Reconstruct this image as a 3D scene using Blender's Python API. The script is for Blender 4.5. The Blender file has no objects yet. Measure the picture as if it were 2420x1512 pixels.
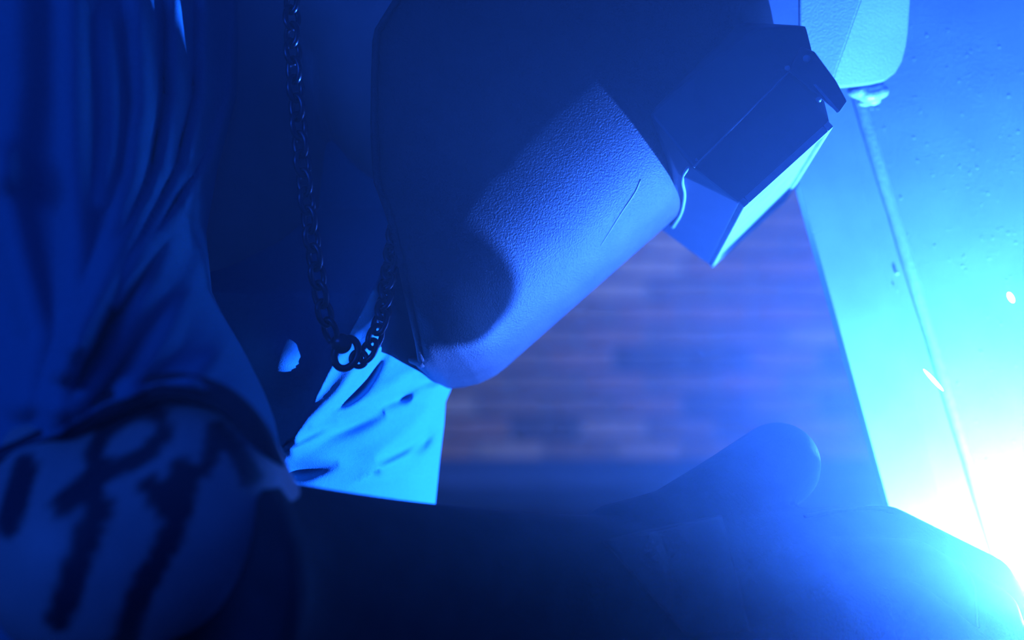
import bpy, bmesh, math, random
import numpy as np
from mathutils import Vector, Matrix
from mathutils.bvhtree import BVHTree

random.seed(7); rng = np.random.default_rng(7)
SC = bpy.context.scene
COL = SC.collection

# ------------------------------------------------------------------ camera
CZ = 1.30
FOCAL = 58.0
S = 36.0 / FOCAL / 2420.0                      # metres per pixel per metre of distance
cam_d = bpy.data.cameras.new('camera'); cam = bpy.data.objects.new('camera', cam_d); COL.objects.link(cam)
cam.location = (0, 0, CZ); cam.rotation_euler = (math.pi / 2, 0, 0)
cam_d.sensor_width = 36; cam_d.sensor_fit = 'HORIZONTAL'; cam_d.lens = FOCAL
cam_d.clip_start = 0.02; cam_d.clip_end = 50
cam_d.dof.use_dof = True; cam_d.dof.focus_distance = 0.94; cam_d.dof.aperture_fstop = 4.3
SC.camera = cam

# ------------------------------------------------------------------ world, lights, exposure
world = bpy.data.worlds.new('world'); SC.world = world; world.use_nodes = True
bg = world.node_tree.nodes['Background']
bg.inputs['Color'].default_value = (0.0, 0.055, 1.0, 1); bg.inputs['Strength'].default_value = 0.28
SC.view_settings.view_transform = 'Standard'; SC.view_settings.look = 'None'
SC.view_settings.exposure = 0.0; SC.view_settings.gamma = 1.0; SC.view_settings.use_curve_mapping = False

def P(px, py, Y):
    return Vector(((px - 1210) * S * Y, Y, CZ + (756 - py) * S * Y))
def PX(p):
    return (1210 + p[0] / (S * p[1]), 756 - (p[2] - CZ) / (S * p[1]))

ARC = P(2590, 1500, 1.035)
ARC_COL = (0.024, 0.135, 1.0)
def light(name, kind, loc, power, col, rot=(0, 0, 0), **kw):
    d = bpy.data.lights.new(name, kind); o = bpy.data.objects.new(name, d); COL.objects.link(o)
    d.energy = power; d.color = col; o.location = loc; o.rotation_euler = rot
    for k, v in kw.items(): setattr(d, k, v)
    return o
light('arc_light', 'POINT', ARC, 170.0, ARC_COL, shadow_soft_size=0.005)
# added fill lights, unseen: one on the far wall, one from camera left
light('wall_fill', 'AREA', (0.6, 3.7, 3.0), 280.0, (0.14, 0.34, 1.0), (math.radians(38), 0, 0), shape='RECTANGLE', size=2.4, size_y=0.3)
light('side_fill', 'AREA', (-1.2, -0.5, 1.95), 14.0, (0.01, 0.10, 1.0), tuple((Vector((-0.1, 0.8, 1.2)) - Vector((-1.2, -0.5, 1.95))).to_track_quat('-Z', 'Y').to_euler()), shape='RECTANGLE', size=1.2, size_y=0.2)

# ------------------------------------------------------------------ materials
MATS = {}
def mat(name, col, rough=0.6, metal=0.0, spec=0.5, var=0.0, vscale=30.0, bump=0.0, bscale=200.0, col2=None, emit=None, estr=0.0, trans=0.0, coat=0.0):
    m = bpy.data.materials.new(name); m.use_nodes = True
    nt = m.node_tree; b = nt.nodes['Principled BSDF']
    b.inputs['Base Color'].default_value = (*col, 1); b.inputs['Roughness'].default_value = rough
    b.inputs['Metallic'].default_value = metal; b.inputs['Specular IOR Level'].default_value = spec
    b.inputs['Coat Weight'].default_value = coat
    tc = nt.nodes.new('ShaderNodeTexCoord')
    if var > 0 or col2:
        n = nt.nodes.new('ShaderNodeTexNoise'); n.inputs['Scale'].default_value = vscale; n.inputs['Detail'].default_value = 6
        nt.links.new(tc.outputs['Object'], n.inputs['Vector'])
        r = nt.nodes.new('ShaderNodeValToRGB')
        c2 = col2 or tuple(c * (1 - var) for c in col)
        r.color_ramp.elements[0].position = 0.35; r.color_ramp.elements[0].color = (*c2, 1)
        r.color_ramp.elements[1].position = 0.68; r.color_ramp.elements[1].color = (*col, 1)
        nt.links.new(n.outputs['Fac'], r.inputs['Fac']); nt.links.new(r.outputs['Color'], b.inputs['Base Color'])
    if bump > 0:
        n2 = nt.nodes.new('ShaderNodeTexNoise'); n2.inputs['Scale'].default_value = bscale; n2.inputs['Detail'].default_value = 3
        nt.links.new(tc.outputs['Object'], n2.inputs['Vector'])
        bp = nt.nodes.new('ShaderNodeBump'); bp.inputs['Strength'].default_value = bump; bp.inputs['Distance'].default_value = 0.001
        nt.links.new(n2.outputs['Fac'], bp.inputs['Height']); nt.links.new(bp.outputs['Normal'], b.inputs['Normal'])
    if emit:
        b.inputs['Emission Color'].default_value = (*emit, 1); b.inputs['Emission Strength'].default_value = estr
    if trans: b.inputs['Transmission Weight'].default_value = trans
    MATS[name] = m
    return m
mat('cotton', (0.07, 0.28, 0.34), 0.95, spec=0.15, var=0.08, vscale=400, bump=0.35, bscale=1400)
mat('hem_dark', (0.05, 0.05, 0.06), 0.95, spec=0.1, var=0.2, vscale=300)
mat('skin', (0.45, 0.36, 0.30), 0.5, spec=0.4, var=0.1, vscale=40, bump=0.1, bscale=500)
mat('shell', (0.075, 0.046, 0.043), 0.58, spec=0.4, var=0.3, vscale=55, bump=0.6, bscale=900)
mat('box_plastic', (0.07, 0.07, 0.075), 0.42, spec=0.5, var=0.15, vscale=60, bump=0.1, bscale=500)
mat('frame_plastic', (0.45, 0.47, 0.42), 0.45, spec=0.5, var=0.2, vscale=80, bump=0.2, bscale=600)
mat('scuff', (0.55, 0.45, 0.45), 0.8, spec=0.2, var=0.3, vscale=300)
mat('lens', (0.55, 0.58, 0.50), 0.30, spec=0.6, var=0.2, vscale=60)
mat('chain_metal', (0.07, 0.07, 0.08), 0.28, metal=1.0)
mat('steel', (0.35, 0.35, 0.35), 0.55, metal=0.35, var=0.14, vscale=25, bump=0.25, bscale=700)
mat('weld_metal', (0.55, 0.55, 0.55), 0.45, metal=0.3, var=0.2, vscale=200, bump=0.4, bscale=500)
mat('leather', (0.06, 0.05, 0.045), 0.85, spec=0.25, var=0.3, vscale=60, bump=0.5, bscale=500)
mat('leather_patch', (0.11, 0.08, 0.07), 0.85, spec=0.25, var=0.25, vscale=60, bump=0.5, bscale=500)
mat('denim', (0.03, 0.04, 0.07), 0.95, spec=0.1, var=0.2, vscale=300)
mat('boot_leather', (0.04, 0.03, 0.025), 0.6, var=0.2)
mat('rubber', (0.02, 0.02, 0.02), 0.6)
mat('copper', (0.6, 0.35, 0.22), 0.35, metal=1.0)
mat('mortar', (0.30, 0.25, 0.23), 0.95, spec=0.1, var=0.2, vscale=20, bump=0.4, bscale=120)
BR = [mat('brick_%s' % n, c, 0.92, spec=0.12, var=0.35, vscale=18, bump=0.5, bscale=90) for n, c in
      (('red', (0.32, 0.13, 0.085)), ('brown', (0.25, 0.12, 0.085)), ('dark', (0.13, 0.075, 0.065)), ('pale', (0.40, 0.20, 0.14)))]
mat('concrete', (0.08, 0.08, 0.08), 0.9, spec=0.2, var=0.3, vscale=4, bump=0.3, bscale=60)
mat('bench_wood', (0.012, 0.025, 0.06), 0.8, spec=0.15, var=0.3, vscale=10)
mat('spark', (1, 0.8, 0.6), 0.5, emit=(1.0, 0.80, 0.72), estr=9.0)

# ------------------------------------------------------------------ helpers
def obj(name, bm, m, parent=None, smooth=True):
    if isinstance(bm, bmesh.types.BMesh):
        me = bpy.data.meshes.new(name); bm.to_mesh(me); bm.free()
    else: me = bm; me.name = name
    me.materials.clear(); me.materials.append(MATS[m] if isinstance(m, str) else m)
    if smooth:
        me.polygons.foreach_set('use_smooth', [True] * len(me.polygons))
    o = bpy.data.objects.new(name, me); COL.objects.link(o)
    if parent is not None: o.parent = parent
    return o
def tag(o, label=None, cat=None, group=None, kind=None):
    if label: o['label'] = label
    if cat: o['category'] = cat
    if group: o['group'] = group
    if kind: o['kind'] = kind
    return o
def empty(name, loc=(0, 0, 0)):
    o = bpy.data.objects.new(name, None); COL.objects.link(o); o.location = loc; o.empty_display_size = 0.05
    return o
def put(o, parent):
    """parent o keeping its world place (parent is an unrotated Empty)"""
    o.parent = parent; o.location = Vector(o.location) - Vector(parent.location)
    return o
def add_box(bm, lo, hi):
    x0, y0, z0 = lo; x1, y1, z1 = hi
    v = [bm.verts.new(p) for p in ((x0, y0, z0), (x1, y0, z0), (x1, y1, z0), (x0, y1, z0), (x0, y0, z1), (x1, y0, z1), (x1, y1, z1), (x0, y1, z1))]
    for f in ((3, 2, 1, 0), (4, 5, 6, 7), (0, 1, 5, 4), (1, 2, 6, 5), (2, 3, 7, 6), (3, 0, 4, 7)): bm.faces.new([v[i] for i in f])
    return v
def interp(x, tab):
    xs, ys = zip(*tab); return float(np.interp(x, xs, ys))
def smooth_path(pts, n):
    """Catmull-Rom through tuples"""
    pts = [np.array(p, float) for p in pts]
    q = [2 * pts[0] - pts[1]] + pts + [2 * pts[-1] - pts[-2]]
    out = []
    for i in range(1, len(q) - 2):
        for k in range(n):
            t = k / n; a, b, c, d = q[i - 1], q[i], q[i + 1], q[i + 2]
            out.append(0.5 * (2 * b + (c - a) * t + (2 * a - 5 * b + 4 * c - d) * t * t + (3 * b - a - 3 * c + d) * t ** 3))
    out.append(pts[-1]); return out
def add_tube(bm, path, radii, seg=16, caps=True, flat=None):
    path = [Vector(p) for p in path]; rings = []
    up = Vector((0, -1, 0.2)).normalized()
    for i, p in enumerate(path):
        t = (path[min(i + 1, len(path) - 1)] - path[max(i - 1, 0)]).normalized()
        a = t.cross(up)
        if a.length < 1e-4: a = t.cross(Vector((1, 0, 0)))
        a.normalize(); b = a.cross(t).normalized()
        r = float(radii[i] if hasattr(radii, "__len__") else radii)
        fa, fb = flat or (1, 1)
        rings.append([bm.verts.new(p + r * (fa * math.cos(2 * math.pi * k / seg) * a + fb * math.sin(2 * math.pi * k / seg) * b)) for k in range(seg)])
    for i in range(len(rings) - 1):
        for k in range(seg):
            bm.faces.new((rings[i][k], rings[i][(k + 1) % seg], rings[i + 1][(k + 1) % seg], rings[i + 1][k]))
    if caps: bm.faces.new(rings[0][::-1]); bm.faces.new(rings[-1])
    return rings
def capsule_chain(bm, pts, sub=6):
    """pts: (Vector, r). Chain of tapered tubes with round ends, to be voxel-joined."""
    for (p, r), (q, s) in zip(pts[:-1], pts[1:]):
        path = [p.lerp(q, k / sub) for k in range(sub + 1)]; rad = [r + (s - r) * k / sub for k in range(sub + 1)]
        add_tube(bm, path, rad, 20)
    for p, r in pts:
        bmesh.ops.create_icosphere(bm, subdivisions=3, radius=r * 0.995, matrix=Matrix.Translation(p))
def remeshed(bm, voxel, smooth=6):
    me = bpy.data.meshes.new('tmp'); bm.to_mesh(me); bm.free()
    o = bpy.data.objects.new('tmp', me); COL.objects.link(o)
    r = o.modifiers.new('r', 'REMESH'); r.mode = 'VOXEL'; r.voxel_size = voxel
    s = o.modifiers.new('s', 'SMOOTH'); s.iterations = smooth; s.factor = 0.5
    dg = bpy.context.evaluated_depsgraph_get(); dg.update()
    res = bpy.data.meshes.new_from_object(o.evaluated_get(dg))
    bpy.data.objects.remove(o); bpy.data.meshes.remove(me)
    return res
def bevel(bm, w, seg=2):
    bmesh.ops.bevel(bm, geom=[e for e in bm.edges], offset=w, segments=seg, affect='EDGES', profile=0.6)
def prism(bm, front, back):
    a = [bm.verts.new(p) for p in front]; b = [bm.verts.new(p) for p in back]; n = len(a)
    bm.faces.new(a); bm.faces.new(b[::-1])
    for i in range(n): bm.faces.new((a[(i + 1) % n], a[i], b[i], b[(i + 1) % n]))
    bmesh.ops.recalc_face_normals(bm, faces=bm.faces)

# ------------------------------------------------------------------ setting: floor, brick wall
bm = bmesh.new(); add_box(bm, (-5, -1.5, -0.1), (5, 5.6, 0.0)); tag(obj('floor', bm, 'concrete', smooth=False), 'grey concrete workshop floor', kind='structure')
WY = 5.40
bm = bmesh.new(); add_box(bm, (-5, WY, 0), (5, WY + 0.2, 3.4)); wall = tag(obj('wall_back', bm, 'mortar', smooth=False), 'red brick workshop wall behind the welder', kind='structure')
bm = bmesh.new(); add_box(bm, (0, 0, 0), (0.215, 0.05, 0.065)); bevel(bm, 0.006, 1)
bricks = []
bme = [None] * 4
tmp = bpy.data.meshes.new('brick'); bm.to_mesh(tmp); bm.free()
for i in range(4):
    bme[i] = tmp.copy(); bme[i].materials.append(BR[i])
spots = []
for r in range(44):
    for c in range(-14, 15):
        x = c * 0.225 + (0.1125 if r % 2 else 0) ; z = 0.01 + r * 0.075
        px, py = PX((x + 0.11, WY - 0.03, z + 0.03))
        spots.append((max(abs(px - 1560) * 0.62, abs(py - 800)), x, z))
spots.sort()
rest = bmesh.new()
for i, (d, x, z) in enumerate(spots):
    k = int(rng.choice(4, p=(0.4, 0.25, 0.17, 0.18))); y = WY - 0.020 + rng.uniform(-0.004, 0.004)
    if i < 290:
        o = bpy.data.objects.new('brick', bme[k]); COL.objects.link(o); o.location = (x, y, z); o.parent = wall
    else:
        add_box(rest, (x, y, z), (x + 0.215, y + 0.05, z + 0.065))
tag(obj('brickwork', rest, BR[0], wall, smooth=False), kind='stuff')

# workbench in front of the wall
wb = empty('workbench', (0.4, 4.75, 0)); tag(wb, 'long dark blue workbench standing along the brick wall', 'workbench')
def boxpart(name, lo, hi, m, parent, bev=0.004):
    c = Vector(((lo[0] + hi[0]) / 2, (lo[1] + hi[1]) / 2, (lo[2] + hi[2]) / 2))
    b = bmesh.new(); add_box(b, Vector(lo) - c, Vector(hi) - c)
    if bev: bevel(b, bev)
    o = obj(name, b, m, None, smooth=False); o.location = c
    if parent: put(o, parent)
    return o
BZ = CZ - (1148 - 756) * S * 4.40
boxpart('bench_top', (-1.6, 4.40, BZ - 0.06), (2.4, 5.30, BZ), 'bench_wood', wb)
boxpart('apron', (-1.5, 4.46, BZ - 0.30), (2.3, 4.50, BZ - 0.06), 'bench_wood', wb)
for x in (-1.5, 0.4, 2.22):
    for y in (4.46, 5.16): boxpart('leg', (x, y, 0), (x + 0.08, y + 0.08, BZ - 0.06), 'bench_wood', wb)

# ------------------------------------------------------------------ steel workpiece (angle section) on the right
FY = 1.13
def edge_l(py): return 1900 + 0.2867 * (py - 450)
def fold(py): return 2040 + 0.303 * (py - 290)
wp = empty('steel_workpiece', (P(2480, 1500, FY).x + 0.34, FY, 0))
tag(wp, 'bright bare steel angle section leaning upright at the right, with welded lug', 'steel section')
def slab(name, quads_front, thick_vec, m, parent, bev=0.0015):
    b = bmesh.new(); prism(b, quads_front, [p + Vector(thick_vec) for p in quads_front])
    if bev: bevel(b, bev)
    o = obj(name, b, m, None, smooth=False)
    return put(o, parent)
# points along the fold, from the ground to above the frame
def fl(py, Y=FY): return P(fold(py), py, Y)
py_top = -420; py_bot = 756 + CZ / (S * FY)
A0, A1 = P(edge_l(py_bot), py_bot, FY - 0.040), P(edge_l(py_top), py_top, FY - 0.040)
A0.z = 0.0
B0, B1 = fl(py_bot), fl(py_top)
wdir = Vector((0.42, -0.035, 0.0))
slab('flange', [A0, B0, B1, A1], (-0.003, 0.006, 0), 'steel', wp)
slab('web', [B0, B0 + wdir, B1 + wdir, B1], (0, 0.008, 0), 'steel', wp)
b = bmesh.new(); path = [B0.lerp(B1, k / 60) + Vector((0.001, -0.0025, 0)) for k in range(61)]
add_tube(b, path, [0.0042 + 0.0004 * math.sin(k * 2.1) for k in range(61)], 12); put(obj('fillet_weld', b, 'weld_metal'), wp)
# lug: bent plate with a rounded lower corner
def lugY(px, py):
    sx = 2010 - 0.36 * (py - 76)
    return 1.005 + max(0, px - sx) * S * 1.05 * 0.6 + (py + 70) * S * 1.05 * 0.45
outline_r = [(2060, -70), (2156, -70), (2146, 76), (2141, 110), (2132, 145), (2116, 172), (2092, 190), (2060, 198), (2020, 203), (1962, 209)]
outline_l = [(1890, -70), (2060, -70), (1962, 209), (1925, 213), (1890, 213)]
for nm, ol in (('lug_plate', outline_r), ('lug_flange', outline_l)):
    f = [P(x, y, lugY(x, y)) for x, y in ol]
    slab(nm, f, (0, 0.006, 0), 'steel', wp, 0.001)
slab('lug_rib', [P(2030, -60, 1.02), P(2065, -60, 1.02), P(2065, 212, 1.07), P(2030, 212, 1.07)], (0.004, 0.035, 0), 'steel', wp)
b = bmesh.new()
for (x, y, r, Y) in ((2030, 214, .007, 1.065), (2052, 222, .0075, 1.066), (2072, 216, .007, 1.068), (2062, 236, .005, 1.075), (2044, 240, .0045, 1.08)):
    bmesh.ops.create_icosphere(b, subdivisions=2, radius=r, matrix=Matrix.Translation(P(x, y, Y)) @ Matrix.Diagonal((1.2, 1, .8, 1)))
put(obj('weld_lump', remeshed(b, 0.0012, 3), 'weld_metal'), wp)
def web_pt(px, py):
    # where the camera ray meets the web's front face
    d = P(px, py, 1.0) - Vector((0, 0, CZ)); e1 = B1 - B0; n = e1.cross(wdir).normalized()
    t = (B0 - Vector((0, 0, CZ))).dot(n) / d.dot(n)
    return Vector((0, 0, CZ)) + d * t
ball = bmesh.new(); bmesh.ops.create_icosphere(ball, subdivisions=2, radius=1.0); ball_me = bpy.data.meshes.new('spatter_ball'); ball.to_mesh(ball_me); ball.free()
ball_me.materials.append(MATS['weld_metal']); ball_me.polygons.foreach_set('use_smooth', [True] * len(ball_me.polygons))
for (x, y, r) in ((2088, 205, 5), (2045, 244, 6), (2055, 248, 4), (2042, 286, 7), (2060, 256, 3.5), (2074, 256, 3), (2066, 242, 4), (2040, 262, 3), (2120, 645, 6), (2121, 688, 3)):
    o = bpy.data.objects.new('spatter_ball', ball_me); COL.objects.link(o)
    p = web_pt(x, y) if x > fold(y) else P(x, y, FY - 0.040 * (fold(y) - x) / 190)
    o.location = p; o.scale = [r * S * 0.85] * 3; put(o, wp)
b = bmesh.new()
for i in range(420):
    x = rng.uniform(2060, 2480); y = rng.uniform(60, 1300)
    if x < fold(y) + 14 or rng.random() > 0.25 + 0.75 * (x - 2060) / 420: continue
    r = rng.uniform(1.2, 3.0) * S
    bmesh.ops.create_icosphere(b, subdivisions=1, radius=r, matrix=Matrix.Translation(web_pt(x, y)))
tag(put(obj('fine_spatter', b, 'weld_metal'), wp), kind='stuff')

# ------------------------------------------------------------------ person
def ellipsoid(bm, c, rx, ry, rz, rot=None):
    M = Matrix.Translation(c) @ (rot or Matrix.Identity(4)) @ Matrix.Diagonal((rx, ry, rz, 1))
    bmesh.ops.create_icosphere(bm, subdivisions=3, radius=1.0, matrix=M)
YM = 1.09
b = bmesh.new()
pel = Vector((P(0, 0, YM).x - 0.10, YM, 0.86))
capsule_chain(b, [(pel, .125), (P(230, 1700, YM), .118), (P(330, 900, YM), .115), (P(430, 250, YM), .11), (P(560, 0, YM), .085), (P(760, -60, 1.07), .060), (P(1000, 60, 1.05), .062)])
ellipsoid(b, P(1110, 120, 1.05), .098, .076, .105, Matrix.Rotation(math.radians(35), 4, 'Y'))       # head, hidden in the helmet
ellipsoid(b, P(1260, 420, 1.05), .045, .052, .05); ellipsoid(b, P(1370, 330, 1.05), .016, .012, .02)   # jaw and nose
NEAR = [(P(260, -60, 1.0), .066), (P(150, 400, .92), .052), (P(170, 850, .82), .048), (P(220, 1330, .70), .046), (P(430, 1190, .718), .0495), (P(640, 1410, .745), .035),
        (P(1000, 1400, .815), .036), (P(1450, 1405, .885), .029), (P(1850, 1370, .925), .026)]
capsule_chain(b, NEAR)
FAR = [(P(430, 0, 1.21), .066), (P(480, 900, 1.29), .050), (P(600, 1600, 1.27), .044), (P(1500, 1900, 1.12), .030), (P(1800, 1950, 1.08), .026)]
capsule_chain(b, FAR)
for s in (-1, 1):
    capsule_chain(b, [(pel + Vector((0, s * .08, -.02)), .085), (Vector((pel.x + .05, YM + s * .10, .48)), .058), (Vector((pel.x - .03, YM + s * .12, .08)), .042), (Vector((pel.x + .13, YM + s * .13, .035)), .033)])
body_me = remeshed(b, 0.004, 8)
person = obj('person', body_me, 'skin')
tag(person, 'welder leaning forward in a cotton t-shirt and leather gloves, tattooed forearm nearest', 'person')

# tattoo ink on the near forearm: colour attribute following the skin
n = len(body_me.vertices); co = np.empty(n * 3); body_me.vertices.foreach_get('co', co); co = co.reshape(-1, 3)
px = 1210 + co[:, 0] / (S * co[:, 1]); py = 756 - (co[:, 2] - CZ) / (S * co[:, 1])
def dist_poly(px, py, pts):
    d = np.full(px.shape, 1e9)
    for (x0, y0), (x1, y1) in zip(pts[:-1], pts[1:]):
        ex, ey = x1 - x0, y1 - y0; L = ex * ex + ey * ey + 1e-9
        t = np.clip(((px - x0) * ex + (py - y0) * ey) / L, 0, 1)
        d = np.minimum(d, np.hypot(px - x0 - t * ex, py - y0 - t * ey))
    return d
ink = np.zeros(n)
def stroke(pts, w):
    global ink
    ink = np.maximum(ink, np.clip((w - dist_poly(px, py, pts)) / 8 + 0.5, 0, 1))
stroke([(215, 1080), (250, 1015), (300, 980), (350, 968), (382, 988), (382, 1030), (345, 1075), (270, 1108), (200, 1135)], 22)
stroke([(250, 1105), (190, 1160), (150, 1190)], 30)
stroke([(512, 1012), (505, 1060), (485, 1110)], 20); stroke([(512, 1012), (560, 1060), (600, 1125)], 22); stroke([(560, 1060), (590, 1130)], 24)
stroke([(430, 1120), (420, 1200)], 40)
stroke([(235, 1190), (190, 1310), (140, 1460)], 34); stroke([(360, 1150), (420, 1240), (330, 1400), (290, 1520)], 30); stroke([(60, 1100), (20, 1240)], 30)
ink[co[:, 1] > 0.83] = 0
at = body_me.color_attributes.new('ink', 'FLOAT_COLOR', 'POINT')
at.data.foreach_set('color', np.repeat(ink, 4).astype(np.float32))
nt = MATS['skin'].node_tree; bs = nt.nodes['Principled BSDF']
old = bs.inputs['Base Color'].links[0].from_socket
an = nt.nodes.new('ShaderNodeAttribute'); an.attribute_name = 'ink'
mx = nt.nodes.new('ShaderNodeMix'); mx.data_type = 'RGBA'
nt.links.new(an.outputs['Fac'], mx.inputs['Factor']); nt.links.new(old, mx.inputs['A']); mx.inputs['B'].default_value = (0.03, 0.035, 0.04, 1)
nt.links.new(mx.outputs['Result'], bs.inputs['Base Color'])

# --- shirt body
def g2(px, py, cx, cy, sx, sy, ang=0):
    c, s = math.cos(ang), math.sin(ang); dx, dy = px - cx, py - cy
    return np.exp(-(((dx * c + dy * s) / sx) ** 2 + ((-dx * s + dy * c) / sy) ** 2))
def signed_fold(px, py, pts, wl, wr):
    """one-sided crease: sharp on the right-hand side of the path, soft on the left"""
    d = np.full(px.shape, 1e9); sg = np.zeros(px.shape)
    for (x0, y0), (x1, y1) in zip(pts[:-1], pts[1:]):
        ex, ey = x1 - x0, y1 - y0; L = ex * ex + ey * ey + 1e-9
        t = np.clip(((px - x0) * ex + (py - y0) * ey) / L, 0, 1)
        dd = np.hypot(px - x0 - t * ex, py - y0 - t * ey); cr = ex * (py - y0) - ey * (px - x0)
        m = dd < d; d = np.where(m, dd, d); sg = np.where(m, np.sign(cr), sg)
    w = np.where(sg > 0, wr, wl)
    return np.exp(-(d / w) ** 2)
XF = [(-400, 700), (-200, 900), (0, 1000), (300, 1020), (500, 1045), (700, 1055), (880, 1074), (905, 1072), (950, 1053), (1000, 1050), (1080, 1040), (1180, 1030), (1400, 1010), (1700, 960), (2100, 760), (2500, 420)]
XB = [(-400, 250), (-200, 60), (0, -60), (400, -170), (900, -250), (1700, -400), (2500, -700)]
def xr_of(py, xf): return np.minimum(890 - 0.526 * (py - 665), xf - 60)
YR0 = 0.925
def shirt_Y(px, py):
    xf = np.interp(py, *zip(*XF)); xb = np.interp(py, *zip(*XB))
    xr = np.maximum(xr_of(py, xf), 500)
    ym = YM
    t = np.clip((px - xr) / (xf - xr), 0, 1)
    YR = YR0 + 0.085 * np.clip((690 - py) / 200, 0, 1)
    right = YR + (ym - YR) * (0.55 * t + 0.45 * (1 - np.sqrt(np.clip(1 - t * t, 0, 1))))
    d = np.clip(xr - px, 0, None)
    left = YR + 0.048 * (1 - np.exp(-d / 110.0))
    q = np.clip((xb + 320 - px) / 320, 0, 1)
    left = left + (ym - left) * (1 - np.sqrt(np.clip(1 - q * q, 0, 1)))
    y = np.where(px > xr, right, left)
    fade = np.clip((xf - px) / 40, 0, 1)
    # drag folds in the lit cloth
    y = y - fade * (0.010 * signed_fold(px, py, [(700, 1030), (790, 965), (860, 890), (915, 800), (935, 740)], 34, 12)
           + 0.012 * signed_fold(px, py, [(690, 1062), (830, 985), (930, 930), (990, 895), (1010, 885)], 40, 14)
           + 0.013 * signed_fold(px, py, [(900, 1105), (960, 1070), (1015, 1015), (1055, 950)], 55, 13)
           + 0.006 * signed_fold(px, py, [(735, 1000), (800, 930), (850, 850), (880, 790)], 22, 10)
           + 0.006 * signed_fold(px, py, [(760, 1150), (860, 1130), (960, 1120)], 60, 30)
           + 0.009 * g2(px, py, 790, 1085, 80, 45, 0.2))
    y = y + fade * 0.008 * g2(px, py, 690, 1110, 70, 16, -0.05)
    # bulge left of the ridge that catches the arc
    y = y - 0.056 * g2(px, py, 648, 832, 96, 105, 0.35)
    def groove(pts, w):
        pts = [tuple(p) for p in smooth_path(pts, 6)]; d, tt = np.full(px.shape, 1e9), np.zeros(px.shape)
        for i, ((x0, y0), (x1, y1)) in enumerate(zip(pts[:-1], pts[1:])):
            ex, ey = x1 - x0, y1 - y0; k = np.clip(((px - x0) * ex + (py - y0) * ey) / (ex * ex + ey * ey + 1e-9), 0, 1)
            dd = np.hypot(px - x0 - k * ex, py - y0 - k * ey); m_ = dd < d; d = np.where(m_, dd, d); tt = np.where(m_, (i + k) / (len(pts) - 1), tt)
        return np.exp(-(d / (w * (0.55 + 0.45 * np.sin(np.pi * tt)))) ** 2) * np.sin(np.pi * np.clip(tt, 0, 1)) ** 0.7
    y = y + fade * (0.011 * groove([(720, 1010), (830, 930), (900, 835), (940, 750)], 18) + 0.016 * groove([(665, 1050), (760, 1016), (830, 1000), (910, 975)], 24)
           + 0.015 * groove([(800, 995), (930, 940), (990, 900), (1060, 900)], 17) + 0.024 * groove([(890, 1095), (985, 1045), (1022, 1005), (1056, 930)], 21)
           + 0.007 * groove([(610, 1135), (700, 1122), (800, 1095)], 18) + 0.006 * groove([(750, 1000), (850, 922), (905, 845)], 7) + 0.006 * groove([(935, 948), (975, 936)], 9))
    return y
def row_loft(py0, py1, nr, nx, fn):
    v = []; rows = np.linspace(py0, py1, nr)
    f = []
    for j, py in enumerate(rows):
        xf, xb = interp(py, XF), interp(py, XB)
        s = (1 - np.cos(np.linspace(0, math.pi, nx))) / 2
        s = 0.35 * s + 0.65 * np.linspace(0, 1, nx) ** 0.55
        pxs = xb + (xf - xb) * s
        Y = fn(pxs, np.full(nx, py)); Y[0] = YM; Y[-1] = YM
        near = [P(a, py, c) for a, c in zip(pxs, Y)]
        far = [Vector((P(a, py, YM).x, 2 * YM - c, P(a, py, YM).z)) for a, c in zip(pxs[1:-1], Y[1:-1])][::-1]
        far = far[::6]
        v += near + far
    m = nx + len(far)
    for j in range(nr - 1):
        for k in range(m):
            k2 = (k + 1) % m
            f.append((j * m + k, (j + 1) * m + k, (j + 1) * m + k2, j * m + k2))
    me = bpy.data.meshes.new('t'); me.from_pydata([tuple(p) for p in v], [], f); me.update()
    return me
me = row_loft(-330, 2350, 520, 300, shirt_Y)
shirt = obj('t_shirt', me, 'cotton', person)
tag(shirt, 'plain cotton t-shirt, creased under the helmet and lit cyan by the arc')

# --- near sleeve
HEM = [(-420, 1330), (-250, 1230), (-60, 1120), (110, 1040), (270, 955), (400, 912), (520, 940), (600, 1015), (655, 1135)]
hem = np.array(smooth_path(HEM, 20)); seg = np.r_[0, np.cumsum(np.hypot(*np.diff(hem, axis=0).T))]; seg /= seg[-1]
def hem_at(a): return np.interp(a, seg, hem[:, 0]), np.interp(a, seg, hem[:, 1])
RID = [([(325, 0), (335, 250), (312, 420), (255, 600), (190, 800), (130, 1000)], 24, .010),
       ([(410, 0), (410, 230), (378, 400), (305, 560), (225, 720), (150, 880)], 17, .011),
       ([(478, 0), (475, 230), (432, 400), (350, 550), (262, 690), (190, 820)], 17, .011),
       ([(553, 0), (540, 230), (495, 370), (425, 490), (335, 610), (270, 720)], 13, .011),
       ([(440, 470), (395, 600), (330, 720), (250, 860), (180, 960)], 26, .011),
       ([(490, 560), (450, 680), (390, 800), (300, 920)], 22, .010), ([(545, 800), (480, 880), (400, 960)], 20, .006),
       ([(170, 0), (175, 400), (185, 600), (165, 800), (120, 950)], 34, .008),
       ([(40, 0), (40, 200), (20, 400)], 50, .008),
       ([(0, 380), (50, 620), (95, 800), (60, 950)], 36, .010),
       ([(250, 60), (262, 300), (240, 480)], 26, .005)]
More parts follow.
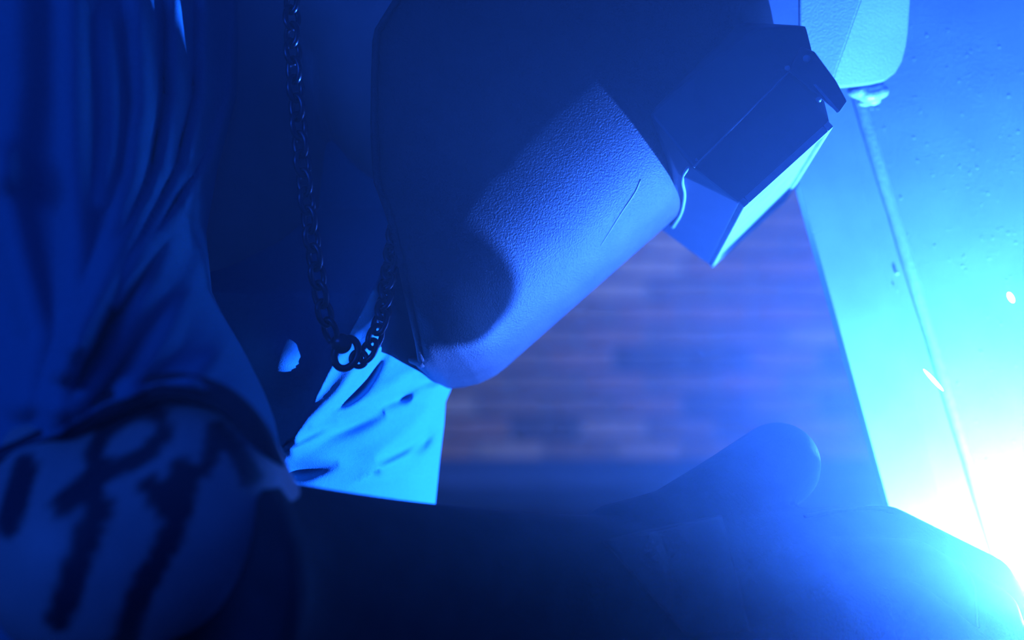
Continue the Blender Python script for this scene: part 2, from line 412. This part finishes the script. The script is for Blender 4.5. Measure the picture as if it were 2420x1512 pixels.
def sleeve():
    na, nt_ = 240, 260; v = []; f = []
    th = np.linspace(0, 2 * math.pi, na, endpoint=False)
    for j in range(nt_):
        t = j / (nt_ - 1)
        # near half resolves the picture side: a from 0 (left) to 1 (right)
        near = th < math.pi
        a = (1 - np.cos(th)) / 2
        hx, hy = hem_at(a)
        tx = -330 + (590 + 330) * a; ty = -380
        bend = 4 * t * (1 - t)
        Yp = ty + (hy - ty - np.where(near, 0, -110 * np.sin(th))) * t
        xr_ = np.interp(ty + (1135 - ty) * t, [-380, 76, 230, 400, 550, 700, 850, 1000, 1135], [566, 560, 550, 505, 478, 492, 560, 622, 655])
        xl_ = -330 - 90 * t
        xs_ = xl_ + (xr_ - xl_) * a
        mixw = np.clip((t - 0.72) / 0.28, 0, 1) ** 2
        X = xs_ * (1 - mixw) + hx * mixw
        Yc = 0.965 - 0.175 * t; D = 0.125 - 0.050 * t
        Y = Yc - D * np.sin(th) * np.where(near, 1, 0.9) + 0.15 * a ** 2 * (1 - t) ** 0.7 - 0.055 * a ** 2 * t ** 3
        disp = np.zeros(na)
        for pts, w, amp in RID: disp += amp * np.exp(-(dist_poly(X, Yp, pts) / w) ** 2)
        disp += 0.0035 * np.exp(-((1 - t) / 0.012) ** 2)
        Y = np.where(near, Y - 1.7 * disp * np.abs(np.sin(th)) ** 0.35, Y)
        for k in range(na): v.append(tuple(P(X[k], Yp[k], Y[k])))
    for j in range(nt_ - 1):
        for k in range(na):
            k2 = (k + 1) % na; f.append((j * na + k, j * na + k2, (j + 1) * na + k2, (j + 1) * na + k))
    me = bpy.data.meshes.new('s'); me.from_pydata(v, [], f); me.update(); return me
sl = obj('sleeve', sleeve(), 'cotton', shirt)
sd = sl.modifiers.new('thickness', 'SOLIDIFY'); sd.thickness = 0.0022; sd.offset = -1
# rolled hem of the sleeve, much darker than the cotton
b = bmesh.new()
hp = []
for k in range(0, 120):
    th = math.pi * (0.03 + 0.94 * k / 119); a = (1 - math.cos(th)) / 2; hx, hy = hem_at(a)
    hp.append(P(hx, hy, 0.790 - 0.076 * math.sin(th) - 0.055 * a ** 2))
add_tube(b, hp, 0.0058, 10)
obj('sleeve_hem', b, 'hem_dark', shirt)

# --- trousers and boots (below the frame)
b = bmesh.new()
for s in (-1, 1):
    capsule_chain(b, [(pel + Vector((0, s * .08, .0)), .108), (Vector((pel.x + .05, YM + s * .10, .48)), .080), (Vector((pel.x - .03, YM + s * .12, .12)), .070)])
capsule_chain(b, [(pel, .145), (P(200, 1950, YM), .128)])
obj('trousers', remeshed(b, 0.008, 6), 'denim', person)
for s in (-1, 1):
    b = bmesh.new(); ax = Vector((pel.x - .03, YM + s * .12, .12))
    capsule_chain(b, [(ax, .060), (ax + Vector((.02, 0, -.06)), .058), (ax + Vector((.17, s * .01, -.072)), .046)])
    m_ = remeshed(b, 0.006, 5)
    for v_ in m_.vertices: v_.co.z = max(v_.co.z, 0.0)
    obj('boot', m_, 'boot_leather', person)

# --- near glove (gauntlet + hand)
b = bmesh.new()
cuff = [(470, 1392, .708, .0535), (640, 1388, .742, .0480), (950, 1400, .80, .0445), (1250, 1405, .855, .0425), (1480, 1405, .885, .0415)]
cp = smooth_path([(*P(x, y, Y), r) for x, y, Y, r in cuff], 8)
add_tube(b, [p[:3] for p in cp], [p[3] for p in cp], 32)
kn = [(2090, 1268, .980, .0190), (2150, 1352, .945, .0195), (2140, 1452, .912, .0190), (2080, 1545, .912, .0175)]
for (x, y, Y, r) in kn:
    capsule_chain(b, [(P(1480, 1405 + (y - 1405) * .35, .885), .028), (P(1800, 1405 + (y - 1405) * .72, (.885 + Y) / 2 - .004), .0235), (P(x, y, Y), r)])
fing = [[(2090, 1268, .980, .0190), (2330, 1378, .982, .0170), (2420, 1500, .995, .0150), (2350, 1590, 1.005, .0135)],
        [(2150, 1352, .945, .0195), (2340, 1455, .948, .0172), (2390, 1580, .960, .0155), (2290, 1640, .985, .0138)],
        [(2140, 1452, .912, .0190), (2290, 1560, .915, .0168), (2320, 1660, .950, .0150), (2220, 1700, .980, .0135)],
        [(2080, 1545, .912, .0175), (2200, 1650, .915, .0155), (2220, 1720, .945, .0140), (2130, 1750, .975, .0125)]]
for F in fing: capsule_chain(b, [(P(x, y, Y), r) for x, y, Y, r in F])
thumb = [(1480, 1330, .895, .034), (1600, 1262, .920, .0268), (1735, 1162, .950, .0242), (1838, 1099, .972, .0258)]
capsule_chain(b, [(P(x, y, Y), r) for x, y, Y, r in thumb])
glove_me = remeshed(b, 0.0026, 7)
glove = tag(obj('glove', glove_me, 'leather', person), 'leather welding glove gripping the torch')
gb = bmesh.new(); gb.from_mesh(glove_me); tree = BVHTree.FromBMesh(gb)
def on_glove(px, py, off=0.001):
    d = (P(px, py, 1.0) - Vector((0, 0, CZ))).normalized()
    h = tree.ray_cast(Vector((0, 0, CZ)), d)
    return (h[0] + h[1] * off) if h[0] is not None else None
# reinforcement patch sewn on the back of the hand
def patch(name, quad, nu, nv, m, parent):
    bb = bmesh.new(); g = {}
    for i in range(nu + 1):
        for j in range(nv + 1):
            s, t = i / nu, j / nv
            a = np.array(quad[0]) * (1 - s) + np.array(quad[1]) * s; c = np.array(quad[3]) * (1 - s) + np.array(quad[2]) * s
            q = a * (1 - t) + c * t; p = on_glove(q[0], q[1], 0.0016)
            if p is not None: g[i, j] = bb.verts.new(p)
    for i in range(nu):
        for j in range(nv):
            k = [(i, j), (i + 1, j), (i + 1, j + 1), (i, j + 1)]
            if all(x in g for x in k): bb.faces.new([g[x] for x in k])
    bmesh.ops.recalc_face_normals(bb, faces=bb.faces)
    o = obj(name, bb, m, parent); sdm = o.modifiers.new('t', 'SOLIDIFY'); sdm.thickness = 0.002; sdm.offset = 0
    return o
patch('reinforcement_patch', [(1432, 1287), (1702, 1226), (1770, 1490), (1620, 1500)], 26, 24, 'leather_patch', glove)
def seam(pts, r=0.0012):
    q = [on_glove(p[0], p[1], 0.0008) for p in smooth_path(pts, 14)]; q = [p for p in q if p is not None]
    bb = bmesh.new(); add_tube(bb, q, r, 8); return obj('seam', bb, 'leather_patch', glove)
seam([(1900, 1222), (1990, 1208), (2060, 1205), (2110, 1212)]); seam([(2270, 1335), (2300, 1390), (2310, 1480)])
seam([(1430, 1286), (1560, 1254), (1702, 1225)], .0016)
# cuff band at the glove's opening
b = bmesh.new(); c0 = P(*cuff[0][:3]); c1 = P(*cuff[1][:3]); dv = (c1 - c0).normalized()
add_tube(b, [c0 - dv * .004, c0, c0 + dv * .012, c0 + dv * .016], [.0535, .0565, .0560, .0520], 40); obj('cuff_band', b, 'leather', glove)
gb.free()
# far glove, below the frame
b = bmesh.new()
capsule_chain(b, [(P(900, 1740, 1.22), .052), (P(1500, 1900, 1.12), .042), (P(1800, 1950, 1.08), .036)])
for k in range(4): capsule_chain(b, [(P(1800, 1900 + 40 * k, 1.08), .024), (P(2000, 1880 + 60 * k, 1.05), .0165), (P(2100, 1930 + 60 * k, 1.06), .0145), (P(2080, 2010 + 50 * k, 1.08), .013)])
capsule_chain(b, [(P(1650, 1880, 1.10), .03), (P(1800, 1800, 1.06), .018), (P(1920, 1790, 1.04), .016)])
obj('glove', remeshed(b, 0.004, 5), 'leather', person)

# ------------------------------------------------------------------ welding torch held in the glove
tr = empty('welding_torch', P(1900, 1640, .965)); tag(tr, 'black welding torch with copper nozzle gripped in the glove', 'welding torch')
def tpart(name, pts, rad, m, seg=16):
    bb = bmesh.new(); q = smooth_path(pts, 8); n_ = len(q)
    rr = np.interp(np.linspace(0, 1, n_), np.linspace(0, 1, len(rad)), rad); add_tube(bb, q, list(rr), seg)
    return put(obj(name, bb, m), tr)
tpart('handle', [P(1650, 1690, .955), P(1900, 1640, .965), P(2150, 1590, .98), P(2330, 1545, .985)], [.016, .018, .017, .014], 'rubber')
tpart('neck', [P(2330, 1545, .985), P(2430, 1520, .98), P(2500, 1518, .965)], [.008, .008, .008], 'copper')
tpart('nozzle', [P(2495, 1518, .966), P(2530, 1522, .959), P(2565, 1535, .952)], [.011, .011, .009], 'copper')
tpart('cable', [P(1650, 1690, .955), P(1400, 1850, 1.0), P(1300, 2600, 1.05), P(1500, 4300, 1.1), P(2200, 5350, 1.12)], [.012, .010, .010, .010, .010], 'rubber')

# ------------------------------------------------------------------ welding helmet
O = P(1230, 830, 1.03); K = S * 1.03
W = Vector((-0.025, -1.0, 0.15)).normalized()
U = Vector((.745, 0, .667)); U = (U - U.dot(W) * W).normalized()
V = W.cross(U); V = V if V.x > 0 else -V
def H(u, v, w): return O + U * u + V * v + W * w
def L(px, py, w):
    d = P(px, py, 1.0) - Vector((0, 0, CZ)); c = Vector((0, 0, CZ))
    t = (O + W * w - c).dot(W) / d.dot(W); p = c + d * t - O
    return (p.dot(U), p.dot(V), w)
def HL(px, py, w): return H(*L(px, py, w))
helm = empty('welding_helmet', O); tag(helm, 'dark welding helmet seen from the side, tilted down towards the arc', 'helmet')
WT = [(-210, .050), (-195, .066), (-170, .080), (-130, .092), (-80, .100), (0, .106), (236, .114), (500, .117), (800, .110), (950, .090), (1040, .05), (1060, .03)]
VF = [(-212, -118), (-200, -84), (-180, -58), (-150, -34), (-120, -16), (-80, -3), (-40, 0), (0, 0), (480, 0), (560, -4), (750, -20), (850, -60), (950, -160), (1020, -300), (1060, -440)]
rear = [(1000, 885, .062), (985, 800, .09), (955, 660, .10), (925, 520, .108), (888, 420, .110), (882, 300, .112), (884, 180, .114), (888, 76, .115)]
VB = sorted([(L(x, y, w)[0] / K, L(x, y, w)[1] / K) for x, y, w in rear])
VB = [(-230, VB[0][1] - 6)] + VB + [(VB[-1][0] + 200, VB[-1][1] - 60), (800, VB[-1][1] - 20), (960, VB[-1][1] + 150), (1060, -500)]
b = bmesh.new(); NS = 72; rings = []
us = np.r_[np.linspace(-210, -100, 22), np.linspace(-95, 800, 46), np.linspace(815, 1058, 18)]
for u in us:
    w_, vf, vb = interp(u, WT), interp(u, VF) * K, interp(u, VB) * K
    vb = min(vb, vf - 0.004)
    ring = []
    for k in range(NS + 1):
        t = math.pi * k / NS; c, s = math.cos(t), math.sin(t)
        ring.append(b.verts.new(H(u * K, vb + (vf - vb) * abs(s) ** 0.72, w_ * math.copysign(abs(c) ** 0.80, c)) - O))
    rings.append(ring)
for i in range(len(rings) - 1):
    for k in range(NS): b.faces.new((rings[i][k], rings[i][k + 1], rings[i + 1][k + 1], rings[i + 1][k]))
bmesh.ops.recalc_face_normals(b, faces=b.faces)
rim_near = [r[0].co.copy() for r in rings] ; rim_far = [r[-1].co.copy() for r in rings]
shell = obj('shell', b, 'shell', helm)
sm = shell.modifiers.new('thickness', 'SOLIDIFY'); sm.thickness = 0.0028; sm.offset = -1
b = bmesh.new(); add_tube(b, rim_near + rim_far[::-1], 0.0022, 8); obj('rim', b, 'shell', helm)
# scratches worn into the shell
sb = bmesh.new(); sb.from_mesh(shell.data); stree = BVHTree.FromBMesh(sb)
def on_shell(px_, py_):
    h = stree.ray_cast(Vector((0, 0, CZ)) - O, (P(px_, py_, 1.0) - Vector((0, 0, CZ))).normalized()); return h[0]
for sp in ([(1514, 424), (1500, 455), (1470, 500), (1440, 548), (1420, 580)],):
    q = [on_shell(*p) for p in smooth_path(sp, 5)]; q = [p for p in q if p is not None]
    bb = bmesh.new(); add_tube(bb, q, [.0006 - .0003 * k / len(q) for k in range(len(q))], 6); obj('scratch', bb, 'scuff', helm)
# lens housing: convex block on the front of the shell
bw = .096
pts = [Vector(L(*p)) for p in ((1640, 395, bw), (1750, 482, bw), (1962, 290, bw), (1866, 168, bw))]       # near side of the box: back-bottom, front-bottom, front-top, back-top
base = [Vector(L(*p)) for p in ((1604, 412, .080), (1535, 268, .090), (1650, 168, .094), (1790, 66, .094), (1905, 60, .09))]
b = bmesh.new()
for p in pts + base + [Vector((pts[0].x, pts[0].y - .03, .07)), Vector((pts[3].x, pts[3].y - .05, .075))]:
    for s in (1, -1): b.verts.new(H(p.x, p.y, s * p.z) - O)
bmesh.ops.convex_hull(b, input=b.verts)
bmesh.ops.delete(b, geom=[v for v in b.verts if not v.link_faces], context='VERTS')
bevel(b, 0.0016, 2)
htree = BVHTree.FromBMesh(b)
obj('lens_housing', b, 'box_plastic', helm, smooth=False)
# front frame (four bars) and the clear cover lens in it
F0, F1 = pts[1], pts[2]
def bar(name, s0, s1, w_0, w_1, h0, h1, m):
    bb = bmesh.new(); c = [(s0, w_0), (s1, w_0), (s1, w_1), (s0, w_1)]
    def q(t, w, h): p = F0.lerp(F1, t); return H(p.x, p.y + h, w) - O
    prism(bb, [q(t, w, h1) for t, w in c], [q(t, w, h0) for t, w in c]); bevel(bb, .0007)
    return obj(name, bb, m, helm, smooth=False)
bar('lens_frame', .0, .06, -bw, bw, -.002, .003, 'frame_plastic'); bar('lens_frame', .94, 1.0, -bw, bw, -.002, .003, 'frame_plastic')
bar('lens_frame', .06, .94, -bw, -bw + .008, -.002, .003, 'frame_plastic'); bar('lens_frame', .06, .94, bw - .004, bw, -.002, .003, 'frame_plastic')
bar('cover_lens', .06, .94, -bw + .008, bw - .004, -.002, .0008, 'lens')
bb = bmesh.new(); add_tube(bb, [H(*pts[0]) - O, H(*pts[3]) - O], .0007, 6); obj('edge_highlight', bb, 'frame_plastic', helm)  # pale tube draws the highlight along the housing's near edge
# latch at the top of the housing, with rivets
def lpoly(pp, w0, w1): return [HL(x, y, w1) - O for x, y in pp], [HL(x, y, w0) - O for x, y in pp]
bb = bmesh.new(); prism(bb, *lpoly([(1862, 168), (1892, 110), (1925, 122), (1975, 190), (2002, 240), (1982, 268)], .05, .0985)); bevel(bb, .0012); obj('latch', bb, 'box_plastic', helm, smooth=False)
bb = bmesh.new(); prism(bb, *lpoly([(1922, 200), (1928, 198), (1984, 262), (1978, 267)], .09, .0995)); obj('latch_slit', bb, 'frame_plastic', helm, smooth=False)
for x, y, r in ((1906, 139, .0024), (1861, 161, .0017), (1934, 236, .0018)):
    bb = bmesh.new(); bmesh.ops.create_icosphere(bb, subdivisions=2, radius=r, matrix=Matrix.Translation(HL(x, y, .0985) - O)); obj('rivet', bb, 'frame_plastic', helm)
# gasket where the housing meets the shell
gq = [(1566, 560), (1590, 536), (1610, 502), (1618, 460), (1613, 428), (1622, 402), (1648, 376)]
gp = []
for p in gq:
    d_ = (P(*p, 1.0) - Vector((0, 0, CZ))).normalized(); hh = [t.ray_cast(Vector((0, 0, CZ)) - O, d_) for t in (stree, htree)]
    hh = [h for h in hh if h[0] is not None]
    if hh: gp.append(min(hh, key=lambda h: h[3])[0])
bb = bmesh.new(); add_tube(bb, smooth_path([tuple(p) for p in gp], 8), .0011, 8); obj('gasket', bb, 'frame_plastic', helm)

sb.free()
# ------------------------------------------------------------------ necklace
nk = empty('chain_necklace', P(830, 840, .901)); tag(nk, 'dark curb chain necklace hanging loose below the helmet', 'necklace')
bm_ = bmesh.new(); NL, NR = 22, 8
lv = []
for i in range(NL):
    t = 2 * math.pi * i / NL; c = Vector((math.cos(t) * .0040, math.sin(t) * .0068, 0)); nrm = Vector((math.cos(t) * .0068, math.sin(t) * .0040, 0)).normalized()
    lv.append([bm_.verts.new(c + .00165 * (math.cos(2 * math.pi * k / NR) * nrm + math.sin(2 * math.pi * k / NR) * Vector((0, 0, 1)))) for k in range(NR)])
for i in range(NL):
    for k in range(NR): bm_.faces.new((lv[i][k], lv[(i + 1) % NL][k], lv[(i + 1) % NL][(k + 1) % NR], lv[i][(k + 1) % NR]))
link_me = bpy.data.meshes.new('link'); bm_.to_mesh(link_me); bm_.free(); link_me.materials.append(MATS['chain_metal'])
link_me.polygons.foreach_set('use_smooth', [True] * len(link_me.polygons))
def strand(pts, pitch, scale=1.0):
    q = [Vector(p) for p in smooth_path([tuple(P(*p)) for p in pts], 24)]
    acc = 0; nxt = pitch / 2; k = 0
    for a, c in zip(q[:-1], q[1:]):
        L_ = (c - a).length
        while acc + L_ >= nxt:
            p = a.lerp(c, (nxt - acc) / L_); t = (c - a).normalized()
            y = t; x = y.cross(Vector((0, -1, 0))).normalized(); z = x.cross(y)
            M = Matrix((x, y, z)).transposed().to_4x4() @ Matrix.Rotation(math.radians(35 if k % 2 else -35), 4, 'Y')
            o = bpy.data.objects.new('link', link_me); COL.objects.link(o)
            o.matrix_world = Matrix.Translation(p) @ M @ Matrix.Scale(scale, 4); o.location = p
            put(o, nk); k += 1; nxt += pitch
        acc += L_
strand([(700, -260, .97), (692, -100, .925), (690, 76, .905), (696, 180, .900), (706, 300, .898), (722, 450, .897), (742, 600, .897), (762, 720, .898), (782, 785, .900)], .0103)
strand([(862, 845, .902), (885, 800, .905), (903, 745, .91), (912, 690, .925), (921, 630, .945), (930, 560, .965), (938, 480, .98), (945, 300, .99), (935, 60, 1.0), (900, -150, 1.02)], .0086, 1.0)
bb = bmesh.new()
def ring_(bm2, c, rx, rz, wire, tilt=0, seg=28):
    pts2 = [c + Vector((math.cos(a) * rx * math.cos(tilt) - math.sin(a) * rz * math.sin(tilt), .001 * math.sin(a), math.cos(a) * rx * math.sin(tilt) + math.sin(a) * rz * math.cos(tilt))) for a in np.linspace(0, 2 * math.pi, seg, endpoint=False)]
    rr = []
    for i, p in enumerate(pts2):
        t = (pts2[(i + 1) % seg] - pts2[i - 1]).normalized(); a = t.cross(Vector((0, -1, 0))).normalized(); d = a.cross(t)
        rr.append([bm2.verts.new(p + wire * (math.cos(2 * math.pi * k / 10) * a + math.sin(2 * math.pi * k / 10) * d)) for k in range(10)])
    for i in range(seg):
        for k in range(10): bm2.faces.new((rr[i][k], rr[(i + 1) % seg][k], rr[(i + 1) % seg][(k + 1) % 10], rr[i][(k + 1) % 10]))
c = P(818, 835, .900)
ring_(bb, c, .0062, .0085, .0021, -.35)
bmesh.ops.create_icosphere(bb, subdivisions=3, radius=1, matrix=Matrix.Translation(P(806, 812, .900)) @ Matrix.Diagonal((.0060, .0035, .0058, 1)))
put(obj('clasp', bb, 'chain_metal'), nk)
bb = bmesh.new(); ring_(bb, P(848, 848, .901), .0042, .0042, .0015); put(obj('clasp_ring', bb, 'chain_metal'), nk)

# ------------------------------------------------------------------ sparks
for (x0, y0, x1, y1, Y, r, lab) in ((2384, 694, 2394, 712, .93, 8, 'short glowing spark flying before the steel, the upper one'), (2184, 874, 2228, 922, .93, 5, 'long glowing spark streaking past the steel fold line')):
    a, c_ = P(x0, y0, Y), P(x1, y1, Y); d = c_ - a; bb = bmesh.new()
    rot = Vector((0, 0, 1)).rotation_difference(d.normalized()).to_matrix().to_4x4()
    bmesh.ops.create_uvsphere(bb, u_segments=16, v_segments=10, radius=1, matrix=rot @ Matrix.Diagonal((r * S * Y, r * S * Y, d.length / 2 + r * S * Y * .6, 1)))
    o = obj('spark', bb, 'spark'); o.location = (a + c_) / 2; tag(o, lab, 'spark', 'welding sparks')

# ------------------------------------------------------------------ welding smoke lit by the arc, also standing in for lens glare
vm = bpy.data.materials.new('smoke'); vm.use_nodes = True; nt = vm.node_tree; nt.nodes.clear()
out = nt.nodes.new('ShaderNodeOutputMaterial'); vs = nt.nodes.new('ShaderNodeVolumeScatter')
vs.inputs['Color'].default_value = (1, 1, 1, 1); vs.inputs['Density'].default_value = 0.18; vs.inputs['Anisotropy'].default_value = 0.86
nt.links.new(vs.outputs['Volume'], out.inputs['Volume'])
MATS['smoke'] = vm
bm = bmesh.new(); add_box(bm, (-1.6, 0.16, 0.02), (2.2, 2.6, 2.4)); bevel(bm, 0.2, 3)
tag(obj('smoke_and_glare', bm, 'smoke'), 'thin welding smoke doubling as lens glare, glowing blue around the arc', 'smoke', kind='stuff')
